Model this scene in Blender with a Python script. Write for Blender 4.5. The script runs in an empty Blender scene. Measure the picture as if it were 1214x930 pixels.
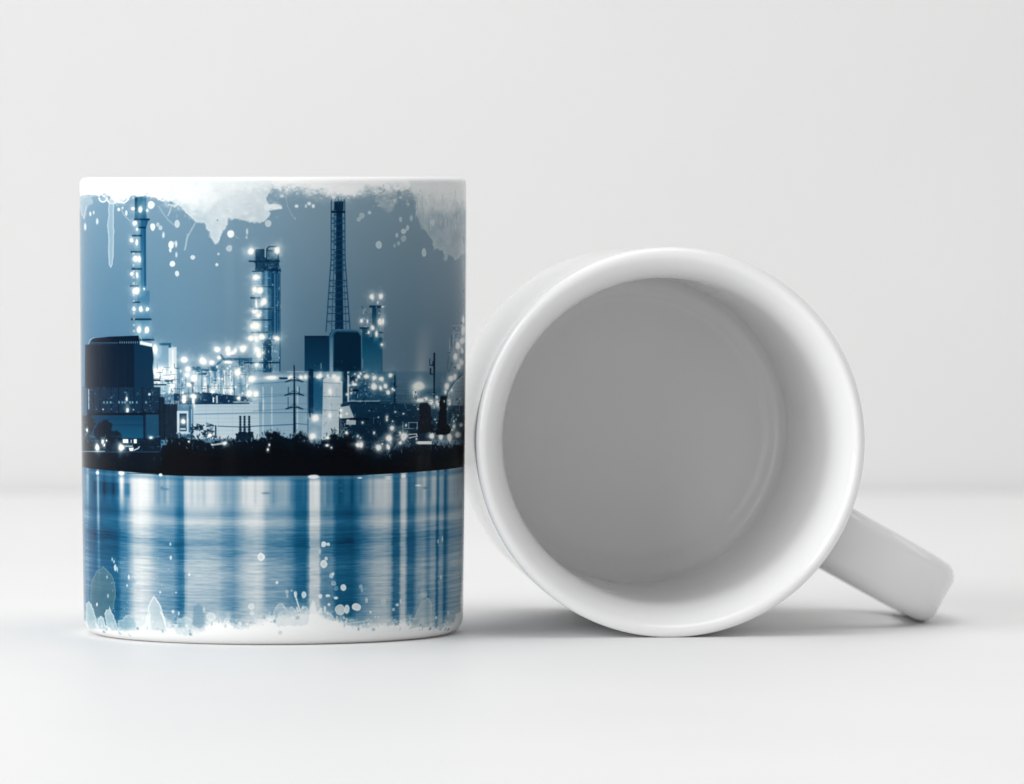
import bpy, bmesh, math
import numpy as np
from mathutils import Matrix, Vector

MM = 0.001
scene = bpy.context.scene
COL = scene.collection

# ------------------------------------------------------------------ camera
F_PX = 7600.0                       # focal length in photo pixels (1214 wide)
CAM_Y, CAM_H = -1373*MM, 96.6*MM
cam_data = bpy.data.cameras.new('camera')
cam = bpy.data.objects.new('camera', cam_data)
COL.objects.link(cam)
cam_data.sensor_width = 36.0
cam_data.lens = 36.0*F_PX/1214.0
cam_data.clip_start, cam_data.clip_end = 0.05, 60.0
cam.location = (0.0, CAM_Y, CAM_H)
cam.rotation_euler = (math.radians(90-1.907), 0, 0)
cam_data.dof.use_dof = True
cam_data.dof.focus_distance = 1.345
cam_data.dof.aperture_fstop = 19.0
scene.camera = cam

# ------------------------------------------------------------------ studio light
world = bpy.data.worlds.new('World'); scene.world = world
world.use_nodes = True
bg = world.node_tree.nodes['Background']
bg.inputs['Color'].default_value = (1.0, 1.0, 1.0, 1)
bg.inputs['Strength'].default_value = 0.43

def area(name, loc, target, sx, sy, power, color=(1, 1, 1), spread=180):
    d = bpy.data.lights.new(name, 'AREA')
    d.shape = 'RECTANGLE'; d.size = sx; d.size_y = sy
    d.energy = power; d.color = color; d.spread = math.radians(spread)
    o = bpy.data.objects.new(name, d); COL.objects.link(o)
    o.location = loc
    o.rotation_euler = (Vector(target)-Vector(loc)).to_track_quat('-Z', 'Y').to_euler()
    return o
area('key_softbox', (-1.36, -0.84, 0.62), (0, -0.1, 0.03), 1.3, 1.1, 19)
area('front_strip_fill', (-0.80, -1.75, 0.60), (0, 0.0, 0.04), 0.22, 1.3, 3.8)  # added strip fill: lifts the fronts, draws ring highlights inside the lying mug
area('top_fill', (-0.15, -0.15, 1.6), (-0.1, -0.12, 0), 1.5, 0.9, 3.9, spread=110)  # added overhead fill that brightens the table
area('side_fill', (1.3, 0.45, 0.7), (0, 0.0, 0.05), 0.8, 0.8, 2)  # weak fill added from the right to lift the printed mug's dark side

scene.view_settings.view_transform = 'Standard'
scene.view_settings.look = 'None'
scene.view_settings.exposure = 0.05
scene.view_settings.gamma = 1.0
scene.render.engine = 'CYCLES'
scene.cycles.max_bounces = 10
scene.cycles.diffuse_bounces = 6
scene.cycles.use_denoising = True

# ------------------------------------------------------------------ helpers
def new_mat(name):
    m = bpy.data.materials.new(name); m.use_nodes = True
    return m, m.node_tree, m.node_tree.nodes['Principled BSDF']

def link_obj(name, me, mat, parent=None):
    o = bpy.data.objects.new(name, me); COL.objects.link(o)
    me.materials.append(mat)
    if parent: o.parent = parent
    for p in me.polygons: p.use_smooth = True
    return o

# ------------------------------------------------------------------ materials
def backdrop_material(name, v, rough):
    m, nt, b = new_mat(name)
    b.inputs['Roughness'].default_value = rough
    b.inputs['Specular IOR Level'].default_value = 0.3
    tc = nt.nodes.new('ShaderNodeTexCoord')
    n = nt.nodes.new('ShaderNodeTexNoise'); n.inputs['Scale'].default_value = 6.0; n.inputs['Detail'].default_value = 5
    r = nt.nodes.new('ShaderNodeValToRGB')
    r.color_ramp.elements[0].position = 0.3; r.color_ramp.elements[0].color = (v*.975, v*.975, v*.972, 1)
    r.color_ramp.elements[1].position = 0.7; r.color_ramp.elements[1].color = (v*1.015, v*1.015, v*1.013, 1)
    n2 = nt.nodes.new('ShaderNodeTexNoise'); n2.inputs['Scale'].default_value = 1400; n2.inputs['Detail'].default_value = 4
    bu = nt.nodes.new('ShaderNodeBump'); bu.inputs['Strength'].default_value = 0.08; bu.inputs['Distance'].default_value = 0.0002
    nt.links.new(tc.outputs['Object'], n.inputs['Vector']); nt.links.new(n.outputs['Fac'], r.inputs['Fac'])
    nt.links.new(r.outputs['Color'], b.inputs['Base Color'])
    nt.links.new(tc.outputs['Object'], n2.inputs['Vector']); nt.links.new(n2.outputs['Fac'], bu.inputs['Height'])
    nt.links.new(bu.outputs['Normal'], b.inputs['Normal'])
    return m

CERAMIC, PRINT_WHITE = (0.81, 0.81, 0.81, 1), (0.90, 0.90, 0.90, 1)
def ceramic_material(name, image=None):
    m, nt, b = new_mat(name)
    b.inputs['Base Color'].default_value = PRINT_WHITE if image else CERAMIC
    b.inputs['Roughness'].default_value = 0.10
    b.inputs['IOR'].default_value = 1.5
    if image: b.inputs['Specular IOR Level'].default_value = 0.05
    tc = nt.nodes.new('ShaderNodeTexCoord')
    n = nt.nodes.new('ShaderNodeTexNoise'); n.inputs['Scale'].default_value = 30; n.inputs['Detail'].default_value = 2
    bu = nt.nodes.new('ShaderNodeBump'); bu.inputs['Strength'].default_value = 0.04; bu.inputs['Distance'].default_value = 0.0006
    nt.links.new(tc.outputs['Object'], n.inputs['Vector']); nt.links.new(n.outputs['Fac'], bu.inputs['Height'])
    nt.links.new(bu.outputs['Normal'], b.inputs['Normal'])
    if image:
        uv = nt.nodes.new('ShaderNodeUVMap'); uv.uv_map = 'print'
        t = nt.nodes.new('ShaderNodeTexImage'); t.image = image
        t.extension = 'MIRROR'; t.interpolation = 'Cubic'
        nt.links.new(uv.outputs['UV'], t.inputs['Vector'])
        # the print stops short of the handle, and covers only the outer wall
        uv2 = nt.nodes.new('ShaderNodeUVMap'); uv2.uv_map = 'cover'
        sp = nt.nodes.new('ShaderNodeSeparateXYZ'); nt.links.new(uv2.outputs['UV'], sp.inputs[0])
        mix = nt.nodes.new('ShaderNodeMix'); mix.data_type = 'RGBA'
        mix.inputs['A'].default_value = PRINT_WHITE
        nt.links.new(sp.outputs['X'], mix.inputs['Factor'])
        nt.links.new(t.outputs['Color'], mix.inputs['B'])
        nt.links.new(mix.outputs['Result'], b.inputs['Base Color'])
    return m

# ------------------------------------------------------------------ the printed picture (painted in code, wrapped round the mug)
R_TOP, R_BOT, H_MUG = 41.1, 40.5, 96.9
PRINT_HALF = math.radians(88)       # the picture spans this angle either side of the front
def paint_print():
    S = 2.6                                         # canvas samples per picture unit along the arc
    CX, R = 324.0, 228.0
    YT, YB, SAG = 212.0, 762.5, 17.0
    wpx = int(2*PRINT_HALF*R*S); hpx = int((YB-YT)*S)
    th = (np.arange(wpx)+0.5)/wpx*2*PRINT_HALF-PRINT_HALF
    yf = YT+(np.arange(hpx)+0.5)/hpx*(YB-YT)
    XX = np.broadcast_to((CX+R*np.sin(th)/(1-0.030*np.cos(th)))[None, :], (hpx, wpx)).astype(np.float32)
    sag = SAG*(yf-YT)/(YB-YT)
    YY = (yf[:, None]-sag[:, None]*(1-np.cos(th))[None, :]).astype(np.float32)
    xrow = XX[0]
    C = np.zeros((hpx, wpx, 3), np.float32)
    rng = np.random.RandomState(7)

    def lattice(seed, n=512): return np.random.RandomState(seed).rand(n, n).astype(np.float32)
    LT = [lattice(k) for k in range(8)]
    def vnoise(x, y, sx, sy, k=0):
        u, v = np.abs(x/sx+40), np.abs(y/sy+40)
        i, j = np.floor(u).astype(int), np.floor(v).astype(int)
        fu, fv = u-i, v-j
        fu, fv = fu*fu*(3-2*fu), fv*fv*(3-2*fv)
        L = LT[k % 8]; n = L.shape[0]
        i0, i1, j0, j1 = i % n, (i+1) % n, j % n, (j+1) % n
        return (L[j0, i0]*(1-fu)+L[j0, i1]*fu)*(1-fv)+(L[j1, i0]*(1-fu)+L[j1, i1]*fu)*fv
    def fbm(x, y, sx, sy, oct=4, k=0):
        o = 0; a = 0.5; t = 0
        for q in range(oct):
            o = o+a*vnoise(x, y, sx/2**q, sy/2**q, k+q); t += a; a *= 0.55
        return o/t
    def reg(x0, y0, x1, y1, pad=3.0):
        i0, i1 = np.searchsorted(xrow, [x0-pad, x1+pad])
        j0 = int(np.clip((y0-pad-YT)*S, 0, hpx)); j1 = int(np.clip((y1+pad+SAG-YT)*S, 0, hpx))
        return (slice(j0, j1), slice(int(i0), int(i1)))
    def col(c): return np.array(c, np.float32)/255.0
    def blend(sl, c, a):
        v = C[sl]
        C[sl] = v+(col(c)-v)*np.clip(a, 0, 1)[..., None]
    def box(x0, y0, x1, y1, c, a=1.0, soft=0.7):
        sl = reg(x0, y0, x1, y1)
        if 0 in C[sl].shape: return
        X, Y = XX[sl], YY[sl]
        m = np.clip((X-x0)/soft+.5, 0, 1)*np.clip((x1-X)/soft+.5, 0, 1)*np.clip((Y-y0)/soft+.5, 0, 1)*np.clip((y1-Y)/soft+.5, 0, 1)
        blend(sl, c, m*a)
    def grad(x0, y0, x1, y1, c0, c1, a=1.0, soft=0.7):    # vertical two colour box
        sl = reg(x0, y0, x1, y1)
        if 0 in C[sl].shape: return
        X, Y = XX[sl], YY[sl]
        m = np.clip((X-x0)/soft+.5, 0, 1)*np.clip((x1-X)/soft+.5, 0, 1)*np.clip((Y-y0)/soft+.5, 0, 1)*np.clip((y1-Y)/soft+.5, 0, 1)*a
        t = np.clip((Y-y0)/(y1-y0), 0, 1)[..., None]
        v = C[sl]; cc = col(c0)*(1-t)+col(c1)*t
        C[sl] = v+(cc-v)*m[..., None]
    def seg(x0, y0, x1, y1, w, c, a=1.0, soft=0.7):
        sl = reg(min(x0, x1)-w, min(y0, y1)-w, max(x0, x1)+w, max(y0, y1)+w)
        if 0 in C[sl].shape: return
        X, Y = XX[sl], YY[sl]
        dx, dy = x1-x0, y1-y0
        t = np.clip(((X-x0)*dx+(Y-y0)*dy)/max(dx*dx+dy*dy, 1e-6), 0, 1)
        d = np.hypot(X-x0-t*dx, Y-y0-t*dy)
        blend(sl, c, np.clip((w/2-d)/soft+.5, 0, 1)*a)
    def path(pts, w, c, a=1.0, soft=0.7):
        for p, q in zip(pts, pts[1:]): seg(p[0], p[1], q[0], q[1], w, c, a, soft)
    def polymask(X, Y, pts, soft):
        ins = np.zeros(X.shape, bool); d = np.full(X.shape, 1e9, np.float32)
        for (x0, y0), (x1, y1) in zip(pts, pts[1:]+pts[:1]):
            if y0 != y1:
                cnd = ((y0 > Y) != (y1 > Y)) & (X < (x1-x0)*(Y-y0)/(y1-y0)+x0)
                ins ^= cnd
            dx, dy = x1-x0, y1-y0
            t = np.clip(((X-x0)*dx+(Y-y0)*dy)/max(dx*dx+dy*dy, 1e-6), 0, 1)
            d = np.minimum(d, np.hypot(X-x0-t*dx, Y-y0-t*dy))
        return np.where(ins, d, -d)
    def poly(pts, c, a=1.0, soft=0.7, wob=0.0, ws=4.0, edge=None, ea=0.7, ew=1.0, k=0, grain=0.0):
        xs = [p[0] for p in pts]; ys = [p[1] for p in pts]
        sl = reg(min(xs), min(ys), max(xs), max(ys), 3+wob)
        if 0 in C[sl].shape: return
        X, Y = XX[sl], YY[sl]
        if wob:
            Xw = X+(fbm(X, Y, ws, ws, 4, k)-.5)*2*wob; Yw = Y+(fbm(X+91, Y+37, ws, ws, 4, k+2)-.5)*2*wob
        else: Xw, Yw = X, Y
        sd = polymask(Xw, Yw, list(pts), soft)
        m = np.clip(sd/soft+.5, 0, 1)
        aa = m*a
        if grain: aa = aa*(1-grain+grain*2*fbm(X, Y, 9, 9, 4, k+1))
        blend(sl, c, aa)
        if edge is not None: blend(sl, edge, m*np.exp(-(np.maximum(sd, 0)/ew)**2)*ea)
    def disc(x, y, rx, ry, c, a=1.0, soft=0.8, edge=None, ea=0.6, wob=0.12):
        sl = reg(x-rx*1.4, y-ry*1.4, x+rx*1.4, y+ry*1.4)
        if 0 in C[sl].shape: return
        X, Y = XX[sl], YY[sl]
        r = np.hypot((X-x)/rx, (Y-y)/ry)
        if wob: r = r*(1+wob*2*(vnoise(X, Y, max(rx, 1.2), max(ry, 1.2), int(x) % 8)-.5))
        rr = min(rx, ry); sd = (1-r)*rr
        m = np.clip(sd/soft+.5, 0, 1)
        blend(sl, c, m*a)
        if edge is not None: blend(sl, edge, m*np.exp(-(np.maximum(sd-.4, 0)/0.7)**2)*ea)
    WARM = (255, 252, 246)
    def lamp(x, y, rx, ry=None, a=1.0, halo=1.0, c=WARM):
        ry = (ry or rx)*.93; rx = rx*.93
        k = 3.2*max(rx, ry)
        sl = reg(x-k, y-k, x+k, y+k)
        if 0 in C[sl].shape: return
        X, Y = XX[sl], YY[sl]
        r = np.hypot((X-x)/rx, (Y-y)/ry)
        r = r*(1+.5*(vnoise(X+x*3, Y+y*5, 1.1*rx, 1.1*ry, int(x+y) % 8)-.5))
        core = np.clip((1.2-r)/0.75, 0, 1); core = core*core*(3-2*core)
        hl = (np.exp(-(r/1.5)**2)*0.6+np.exp(-(r/2.4)**2)*0.10)*halo
        v = C[sl]
        v = v+(1-v)*(hl*a)[..., None]*col((225, 235, 246))
        C[sl] = v+(col(c)-v)*(core*a)[..., None]
    def speck(x0, y0, x1, y1, n, cols, smin=.5, smax=1.6, a=(.3, .9), tall=1.0, seed=0):
        r = np.random.RandomState(seed)
        for _ in range(n):
            x, y = r.uniform(x0, x1), r.uniform(y0, y1); s = r.uniform(smin, smax); t = s*r.uniform(.6, 1.4)*tall
            q = r.randint(3); c = cols[r.randint(len(cols))]; al = r.uniform(*a)
            if q == 0: box(x-s/2, y-t/2, x+s/2, y+t/2, c, al)
            elif q == 1: box(x-.35, y-t, x+.35, y+t, c, al)
            else: box(x-s*1.3, y-.35, x+s*1.3, y+.35, c, al)
    K, D, D2, B, B2 = (0, 6, 18), (0, 30, 54), (0, 46, 76), (14, 84, 126), (52, 116, 160)
    M1, M2, LB, WH = (98, 142, 178), (128, 164, 192), (176, 200, 218), (238, 243, 247)

    # ---- night sky
    X, Y = XX, YY
    t = np.clip((Y-225)/(452-225), 0, 1)[..., None]
    s = np.clip((X-95)/(555-95), 0, 1)[..., None]
    top = col((122, 160, 190))*(1-s)+col((134, 156, 174))*s
    bot = col((70, 124, 164))*(1-s)+col((88, 116, 140))*s
    C[:] = top*(1-t)+bot*t
    ctr = np.exp(-((X-235)/95)**2-((Y-400)/90)**2)[..., None]*0.16
    C[:] = C+(col((150, 178, 198))-C)*ctr
    C[:] *= (1+0.035*(fbm(X, Y, 120, 60, 4, 3)-.5))[..., None]
    # steam lit from below at the right
    sl = reg(470, 385, 540, 470); Xs, Ys = XX[sl], YY[sl]
    cx = 496+(470-Ys)*0.10
    blend(sl, (186, 190, 194), np.exp(-((Xs-cx)/(7+(470-Ys)*.03))**2)*np.clip((Ys-380)/60, 0, 1)*0.45)

    # light haze hanging over the plant
    for (gx, gy, sx, sy, am) in ((255, 440, 55, 34, .20), (315, 380, 26, 60, .14), (440, 452, 40, 24, .14), (190, 438, 24, 30, .18), (548, 420, 16, 45, .15)):
        g = (np.exp(-((X-gx)/sx)**2-((Y-gy)/sy)**2)*am)[..., None]
        C[:] = C+(col((206, 222, 234))-C)*g

    # ---- left lit column
    grad(161, 234, 174.5, 262, (40, 104, 142), (30, 95, 138))
    box(161, 234, 164, 252, (8, 62, 98)); box(170, 236, 174, 250, (60, 122, 158), .8)
    poly([(163, 262), (177, 262), (174, 272), (167, 274)], (18, 84, 126))
    grad(167, 262, 174, 345, (24, 92, 136), (62, 126, 166)); box(160.5, 262, 168, 405, (96, 148, 182), .5)
    box(171.5, 270, 174, 340, (14, 78, 122), .7)
    grad(163, 345, 178, 405, (58, 120, 160), (84, 142, 178), .85)
    for (px0, px1, py, ph) in ((160, 178.5, 261.5, 2.2), (165, 174, 271, 2), (157.5, 169, 280.5, 2), (156, 168, 299.5, 1.8), (157, 169, 319.5, 2), (155, 165, 339.5, 1.6), (158, 167, 358.5, 1.6), (156, 180, 378.5, 2.2), (166, 183, 402.5, 2.4)):
        box(px0, py-ph/2, px1, py+ph/2, (4, 44, 74), .95)
        for k in range(int(px0), int(px1), 3): box(k, py-4, k+.6, py, (40, 92, 128), .5)
    for (lx, ly, rx, ry) in ((159, 249, 2.8, 3), (167.5, 250, 4, 6.5), (175.5, 251, 1.8, 2.4), (161, 266, 3.6, 3.6), (163.5, 273, 2.2, 2.6), (157, 286, 3.4, 4.2), (163.3, 288, 2, 5.4), (161.5, 307, 4.2, 5.2), (166, 308, 2.2, 6), (157, 325.5, 2.8, 3), (163.5, 327, 2, 5.5), (163, 345, 5, 5.5), (160, 346, 3, 4), (171.5, 343, 1.4, 2), (159.5, 366.5, 3.4, 3.8), (167.5, 366.5, 3.2, 4.6), (175.2, 366.5, 3, 3.4), (165, 391, 4, 6), (174.5, 391, 4.2, 6.2)):
        lamp(lx, ly, rx*.86, ry*.86, .97, .6)
    for y in range(300, 400, 7): box(158, y, 160.5, y+2.5, (230, 238, 244), .5)

    # ---- white storage tower behind the dark tank house
    grad(182, 408, 206, 466, (112, 156, 188), (150, 184, 206))
    grad(200, 411, 209.5, 466, (198, 212, 224), (224, 232, 238), .95, 1.2)
    box(204, 414, 206, 466, (240, 244, 247), .7, 1.2)
    box(189, 406.3, 203, 409.2, (24, 84, 120), .85); box(200, 409, 203, 412, (20, 80, 118), .8)
    lamp(184.5, 414, 3.4, 6); lamp(186, 440, 4.6, 5); lamp(193, 438, 4.5, 4.2); lamp(188, 449, 5, 6, .9); lamp(197, 445, 5, 5, .8); lamp(204, 441, 3, 5, .8)
    speck(182, 436, 206, 468, 55, [(20, 70, 106), (6, 46, 78), (230, 238, 244), (90, 140, 176)], .6, 1.8, (.4, .9), 1.2, 11)
    box(182, 449, 190, 451, D2); box(195, 450, 205, 451.6, D2); box(182, 454.5, 197, 456, D2); box(186, 430, 186.8, 437, M1)

    # ---- plant between left tower and centre
    for k, x in enumerate((212, 215, 219)): box(x, 438+3*k, x+.8, 468, (60, 116, 154), .7)
    grad(216, 440, 300, 468, (124, 164, 192), (150, 182, 204), .75, 2)
    for (x, w, cc) in ((226, 3, M2), (233, 1.6, LB), (238, 3, M2), (243, 3.2, WH), (248, 1.4, B2), (251, 3.5, LB), (255, 2.5, B2), (258.5, 2.6, WH), (262, 2.4, (70, 128, 166)), (266, 2.2, WH), (270, 2.6, LB), (274, 3.4, WH), (277.5, 1.4, B), (281, 3, M2), (286, 2.2, (70, 126, 164)), (290, 3, M2), (294, 2, B2)):
        grad(x-w/2, 438, x+w/2, 468, cc, cc, .75)
    for (x, y, rx, ry) in ((244, 460, 4.5, 8), (256, 458, 6, 6), (273, 459, 4, 8), (252, 464, 4, 3), (266, 462, 3, 5)): lamp(x, y, rx, ry, .75, .6)
    for (x0, y0, x1, y1) in ((262, 424, 300, 427), (228, 434, 238, 438), (238, 437, 258, 439.5), (250, 434, 258, 437), (235, 441, 245, 444), (283, 427, 288, 440), (289, 426.5, 300, 428), (296, 429, 312, 431.5)):
        box(x0, y0, x1, y1, (16, 80, 120), .9)
    seg(252, 436, 264, 426, 2.2, (20, 84, 122)); seg(228, 435, 236, 440, 2, (16, 76, 114)); seg(262, 421, 266, 426, 2.4, D2)
    speck(226, 428, 302, 444, 80, [(30, 90, 130), (8, 58, 94), (225, 234, 241), (80, 134, 170)], .6, 1.7, (.35, .85), 1.1, 12)
    speck(214, 440, 300, 468, 110, [(36, 98, 138), (230, 238, 243), (90, 140, 176), (10, 60, 96)], .5, 1.5, (.25, .75), 2.0, 13)
    box(230, 456.6, 300, 457.4, (60, 110, 146), .7); box(232, 459.2, 280, 459.8, (90, 136, 168), .6)
    for x in (239, 258, 284, 291): box(x, 440, x+.7, 466, (26, 84, 124), .7)

    # ---- big pale tanks
    grad(298, 447, 364, 518, (112, 152, 182), (146, 178, 202))
    poly([(296, 456), (304, 448), (330, 444), (356, 446), (364, 449), (364, 452), (298, 456)], (104, 148, 180))
    grad(229, 476, 307, 519, (168, 192, 210), (186, 204, 218))
    for y in (481, 485, 490, 494.5, 499, 509, 513): box(230, y, 366, y+.5, (120, 158, 186), .45)
    for x in (244, 258, 275, 290, 308, 315, 336): box(x, 478, x+.5, 517, (128, 164, 190), .4)
    for x in (311, 321.5, 352): box(x, 458, x+1.3, 512, (206, 220, 230), .7)
    box(306.5, 460, 311, 487, (88, 138, 174), .5); box(311.5, 473, 313, 487, (220, 230, 238), .5)
    path([(230, 490), (300, 488.5), (366, 488)], .9, (56, 108, 144), .8)
    path([(258, 504), (285, 505), (300, 504.2), (349, 502)], 1.1, (40, 94, 132), .9)
    path([(349, 501), (375, 503)], 1.0, (50, 102, 138), .9)
    path([(300, 467), (366, 466)], .6, (70, 120, 154), .7); path([(300, 477), (368, 478)], .6, (70, 120, 154), .7)
    # roof band
    poly([(206, 465.5), (240, 464), (268, 467), (292, 469.5), (296, 478), (206, 478.5)], (4, 48, 80))
    speck(206, 466, 296, 477, 70, [(30, 90, 130), (120, 160, 190), (0, 26, 48), (210, 224, 234)], .6, 1.6, (.3, .8), 1.1, 14)
    box(252, 470, 253.6, 476, WH); box(256, 468, 258, 477, LB); box(276, 475, 296, 476.4, LB, .8)
    for x in (203, 205, 207, 209, 211): box(x, 474, x+.9, 479, (200, 216, 228), .7)
    box(226, 452, 230, 454.5, D); box(227.5, 454, 229.5, 466, D2)
    r = np.random.RandomState(41)
    for (x0, y0, x1, y1, n) in ((206, 440, 300, 468, 90), (262, 420, 302, 446, 50), (184, 430, 212, 470, 40), (412, 440, 470, 482, 190), (404, 482, 512, 530, 210), (366, 442, 412, 520, 50), (452, 462, 512, 490, 90), (530, 386, 555, 450, 60), (104, 458, 206, 492, 70), (300, 322, 332, 440, 90), (500, 466, 554, 510, 70)):
        for _ in range(n):
            x, y = r.uniform(x0, x1), r.uniform(y0, y1); q = r.uniform(2, 11)
            cc = [(4, 50, 82), (34, 92, 130), (150, 182, 204), (214, 226, 234), (0, 30, 54)][r.randint(5)]
            if r.rand() < .6: seg(x, y, x, min(y+q*1.3, y1), r.uniform(.4, .9), cc, r.uniform(.35, .8), .5)
            else: seg(x, y, min(x+q, x1), y, r.uniform(.4, .9), cc, r.uniform(.35, .8), .5)
    # lamps of that part
    for (x, y, rx, ry) in ((218.5, 426, 4.6, 4.4), (223, 437, 3.4, 3.6), (230, 447.5, 5, 5.5), (241, 427.5, 5, 4.8), (251, 429, 4, 3.2), (257.5, 414, 5.2, 4.4), (270.5, 414, 3.6, 4.6), (271, 419, 4, 2.6), (279, 415, 2.2, 3.2), (288, 413, 5, 5), (276, 418, 2, 2), (282, 441, 5, 5), (298, 448.5, 5.8, 5), (296, 466, 4.6, 5), (303.5, 467, 3.6, 4), (224, 455.5, 3, 2.6), (229.5, 469, 5, 3.4), (229, 474, 1.6, 5), (218, 470, 3, 3), (218, 474.5, 3, 3), (282.5, 471, 2.4, 2.4), (222, 444, 3, 3), (260, 423.5, 2.4, 2), (270, 429, 5, 2)): lamp(x, y, rx, ry)

    # ---- centre tower
    grad(303, 320, 332, 440, (58, 116, 156), (70, 128, 166))
    box(299, 322, 312, 438, (132, 170, 196), .75)
    box(310, 312, 313, 405, (14, 76, 118), .6); box(314.5, 318, 317, 400, (110, 156, 188), .7); box(318, 318, 321, 400, (14, 74, 114), .8)
    grad(321.5, 318, 332.5, 440, (8, 66, 106), (10, 72, 112), .95)
    box(325.3, 325, 326.4, 405, (120, 162, 190), .7); box(328.6, 325, 329.4, 400, (70, 126, 164), .8); box(330.8, 318, 331.6, 420, (110, 152, 184), .6)
    grad(312, 402, 322, 441, (0, 50, 84), (0, 58, 94), .95); box(322, 404, 331, 441, (150, 182, 206), .6)
    for y in range(322, 440, 3):
        box(300, y, 312, y+.7, (40, 98, 138), .5*(rng.rand() > .3)); box(313, y+1, 322, y+1.6, (30, 88, 130), .5*(rng.rand() > .5)); box(322, y, 332, y+.6, (40, 100, 140), .4*(rng.rand() > .5))
    speck(299, 322, 333, 440, 150, [(10, 66, 104), (220, 232, 240), (96, 146, 180), (0, 40, 70)], .5, 1.5, (.3, .8), 1.6, 15)
    speck(300, 398, 331, 440, 60, [(225, 235, 242), (190, 210, 226)], .5, 1.4, (.4, .9), 1.8, 16)
    box(303, 297, 331, 322, (2, 46, 78), .8); box(315, 299, 329, 308, (110, 152, 182), .6)
    speck(301, 296, 333, 323, 90, [(0, 34, 60), (0, 22, 44), (120, 160, 188), (40, 96, 134)], .7, 2.0, (.4, .9), 1.2, 17)
    for (a0, b0, c0, h0) in ((295, 310.5, 332, 1.8), (299, 322.5, 313, 1.5), (322, 321, 333, 2), (297, 353.5, 309, 1.8), (301, 366.5, 322, 1.8), (299, 379.5, 322, 1.8), (298, 394, 318, 1.8), (289, 429.5, 331, 1.8), (303, 297, 314, 1.4), (304, 340.5, 322, 1.2)):
        box(a0, b0-h0/2, c0, b0+h0/2, (2, 46, 78), .95)
    path([(316, 308), (316, 297), (319, 293.6), (329, 293.2)], 1.6, (4, 50, 84))
    box(314, 296, 315.4, 306, (210, 224, 234), .7); box(303, 300, 304, 322, D2)
    for (x, y, rx, ry) in ((297.5, 299, 4.6, 4.4), (328.5, 298, 4.2, 4.6), (303, 329.5, 4.8, 4.4), (302, 344, 3.6, 3.6), (308.5, 345, 4.4, 4.6), (312.5, 358.5, 4.6, 5.5), (304, 360, 1.2, 6), (302, 369.5, 4.2, 2.6), (306.5, 374, 3.6, 3), (303, 386, 5.6, 4.6), (299, 387, 3, 4), (297.5, 401, 4.2, 4.2), (303.5, 402, 2.6, 5), (310.5, 399.5, 4.4, 4.2), (327.5, 400.8, 4.6, 3.8), (305, 414.5, 5, 4.6), (307, 420, 4, 5), (304, 432, 3, 3)): lamp(x, y, rx, ry)

    # ---- lattice mast
    core, fr = (2, 46, 78), (26, 80, 116)
    for k in range(60):
        y = 241+k*2.55; f = max(0, (y-305)/87)
        lx = 392.6-6.6*f**1.05; rx = 408.6+6.4*f**1.05
        box(lx+1, y, rx-1, y+2.6, (84, 126, 156), .28)
    poly([(398.6, 240), (405.4, 240), (406, 320), (407, 392), (397, 392), (398, 320)], core)
    for sx in (-1, 1):
        xs = (392.6, 392.4, 386.4) if sx < 0 else (408.4, 408.8, 415)
        path([(xs[0], 238), (xs[1], 308), (xs[2], 393)], 1.3, fr)
    path([(396, 250), (395.6, 320), (393, 392)], 1.2, (36, 90, 126), .9); path([(405.6, 250), (407, 320), (410.4, 392)], 1.0, (36, 90, 126), .8)
    ys = (253, 260, 266, 275, 282, 287, 297, 303, 309, 315, 321, 333, 340, 347.5, 355, 364, 372, 381)
    for i, y in enumerate(ys):
        f = max(0, (y-305)/87); lx = 392.6-6.6*f; rx = 408.6+6.4*f
        box(lx, y-.6, rx, y+.6, (18, 70, 106), .85)
        if i % 2: seg(lx, y, 401, y+8, .7, fr, .7); seg(rx, y, 401, y+8, .7, fr, .7)
        box(396.5, y+1.5, 399, y+5, (14, 66, 104), .7)
    box(396, 240.5, 407, 251, (2, 42, 72)); box(392.5, 251.5, 409, 254, (0, 34, 60))
    for x, y in ((393, 237), (397.5, 235), (401, 232), (404.5, 234), (407.5, 233)): box(x-.5, y, x+.5, 242, (40, 82, 112), .8)

    # ---- right dark blocks and small tower
    grad(361, 398.3, 391, 441, (2, 46, 76), (10, 66, 100)); box(361, 398, 388, 400, (0, 36, 62), .8)
    grad(429, 399.5, 452, 442, (0, 74, 110), (52, 112, 146)); box(429, 388, 438, 401, (18, 74, 108), .9)
    poly([(390, 396), (394, 391), (400, 390), (424, 391), (429, 396), (429.5, 441), (390, 441)], (30, 88, 124))
    poly([(396, 396), (399, 393.5), (424, 394), (427.5, 398), (428, 440.5), (395.5, 440.5)], (0, 40, 66))
    path([(392.3, 440), (392.3, 398), (395, 392.5), (401, 391), (423, 391.5), (428.5, 396), (429, 438)], 1.1, (96, 142, 172), .6)
    grad(390.8, 400, 394.6, 441, (70, 122, 158), (150, 180, 202), .85)
    speck(361, 428, 452, 442, 40, [(90, 136, 166), (0, 44, 72)], .6, 1.5, (.2, .5), 1.4, 18)
    box(380, 430, 381.2, 437, (140, 172, 194), .7); box(429, 425, 430.4, 436, (110, 152, 180), .6)
    grad(441, 363, 451, 401, (12, 64, 100), (24, 82, 118)); box(446, 366, 455, 400, (120, 150, 170), .5)
    box(437.5, 362.5, 455, 365, (6, 50, 80)); box(426, 388, 438, 390, (6, 50, 80)); box(448, 393.5, 454, 395, (14, 62, 92)); box(452, 401, 453.4, 440, (24, 76, 108), .8)
    speck(426, 364, 455, 402, 46, [(220, 226, 230), (14, 64, 98), (120, 150, 172)], .6, 1.6, (.35, .8), 1.5, 19)
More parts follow.
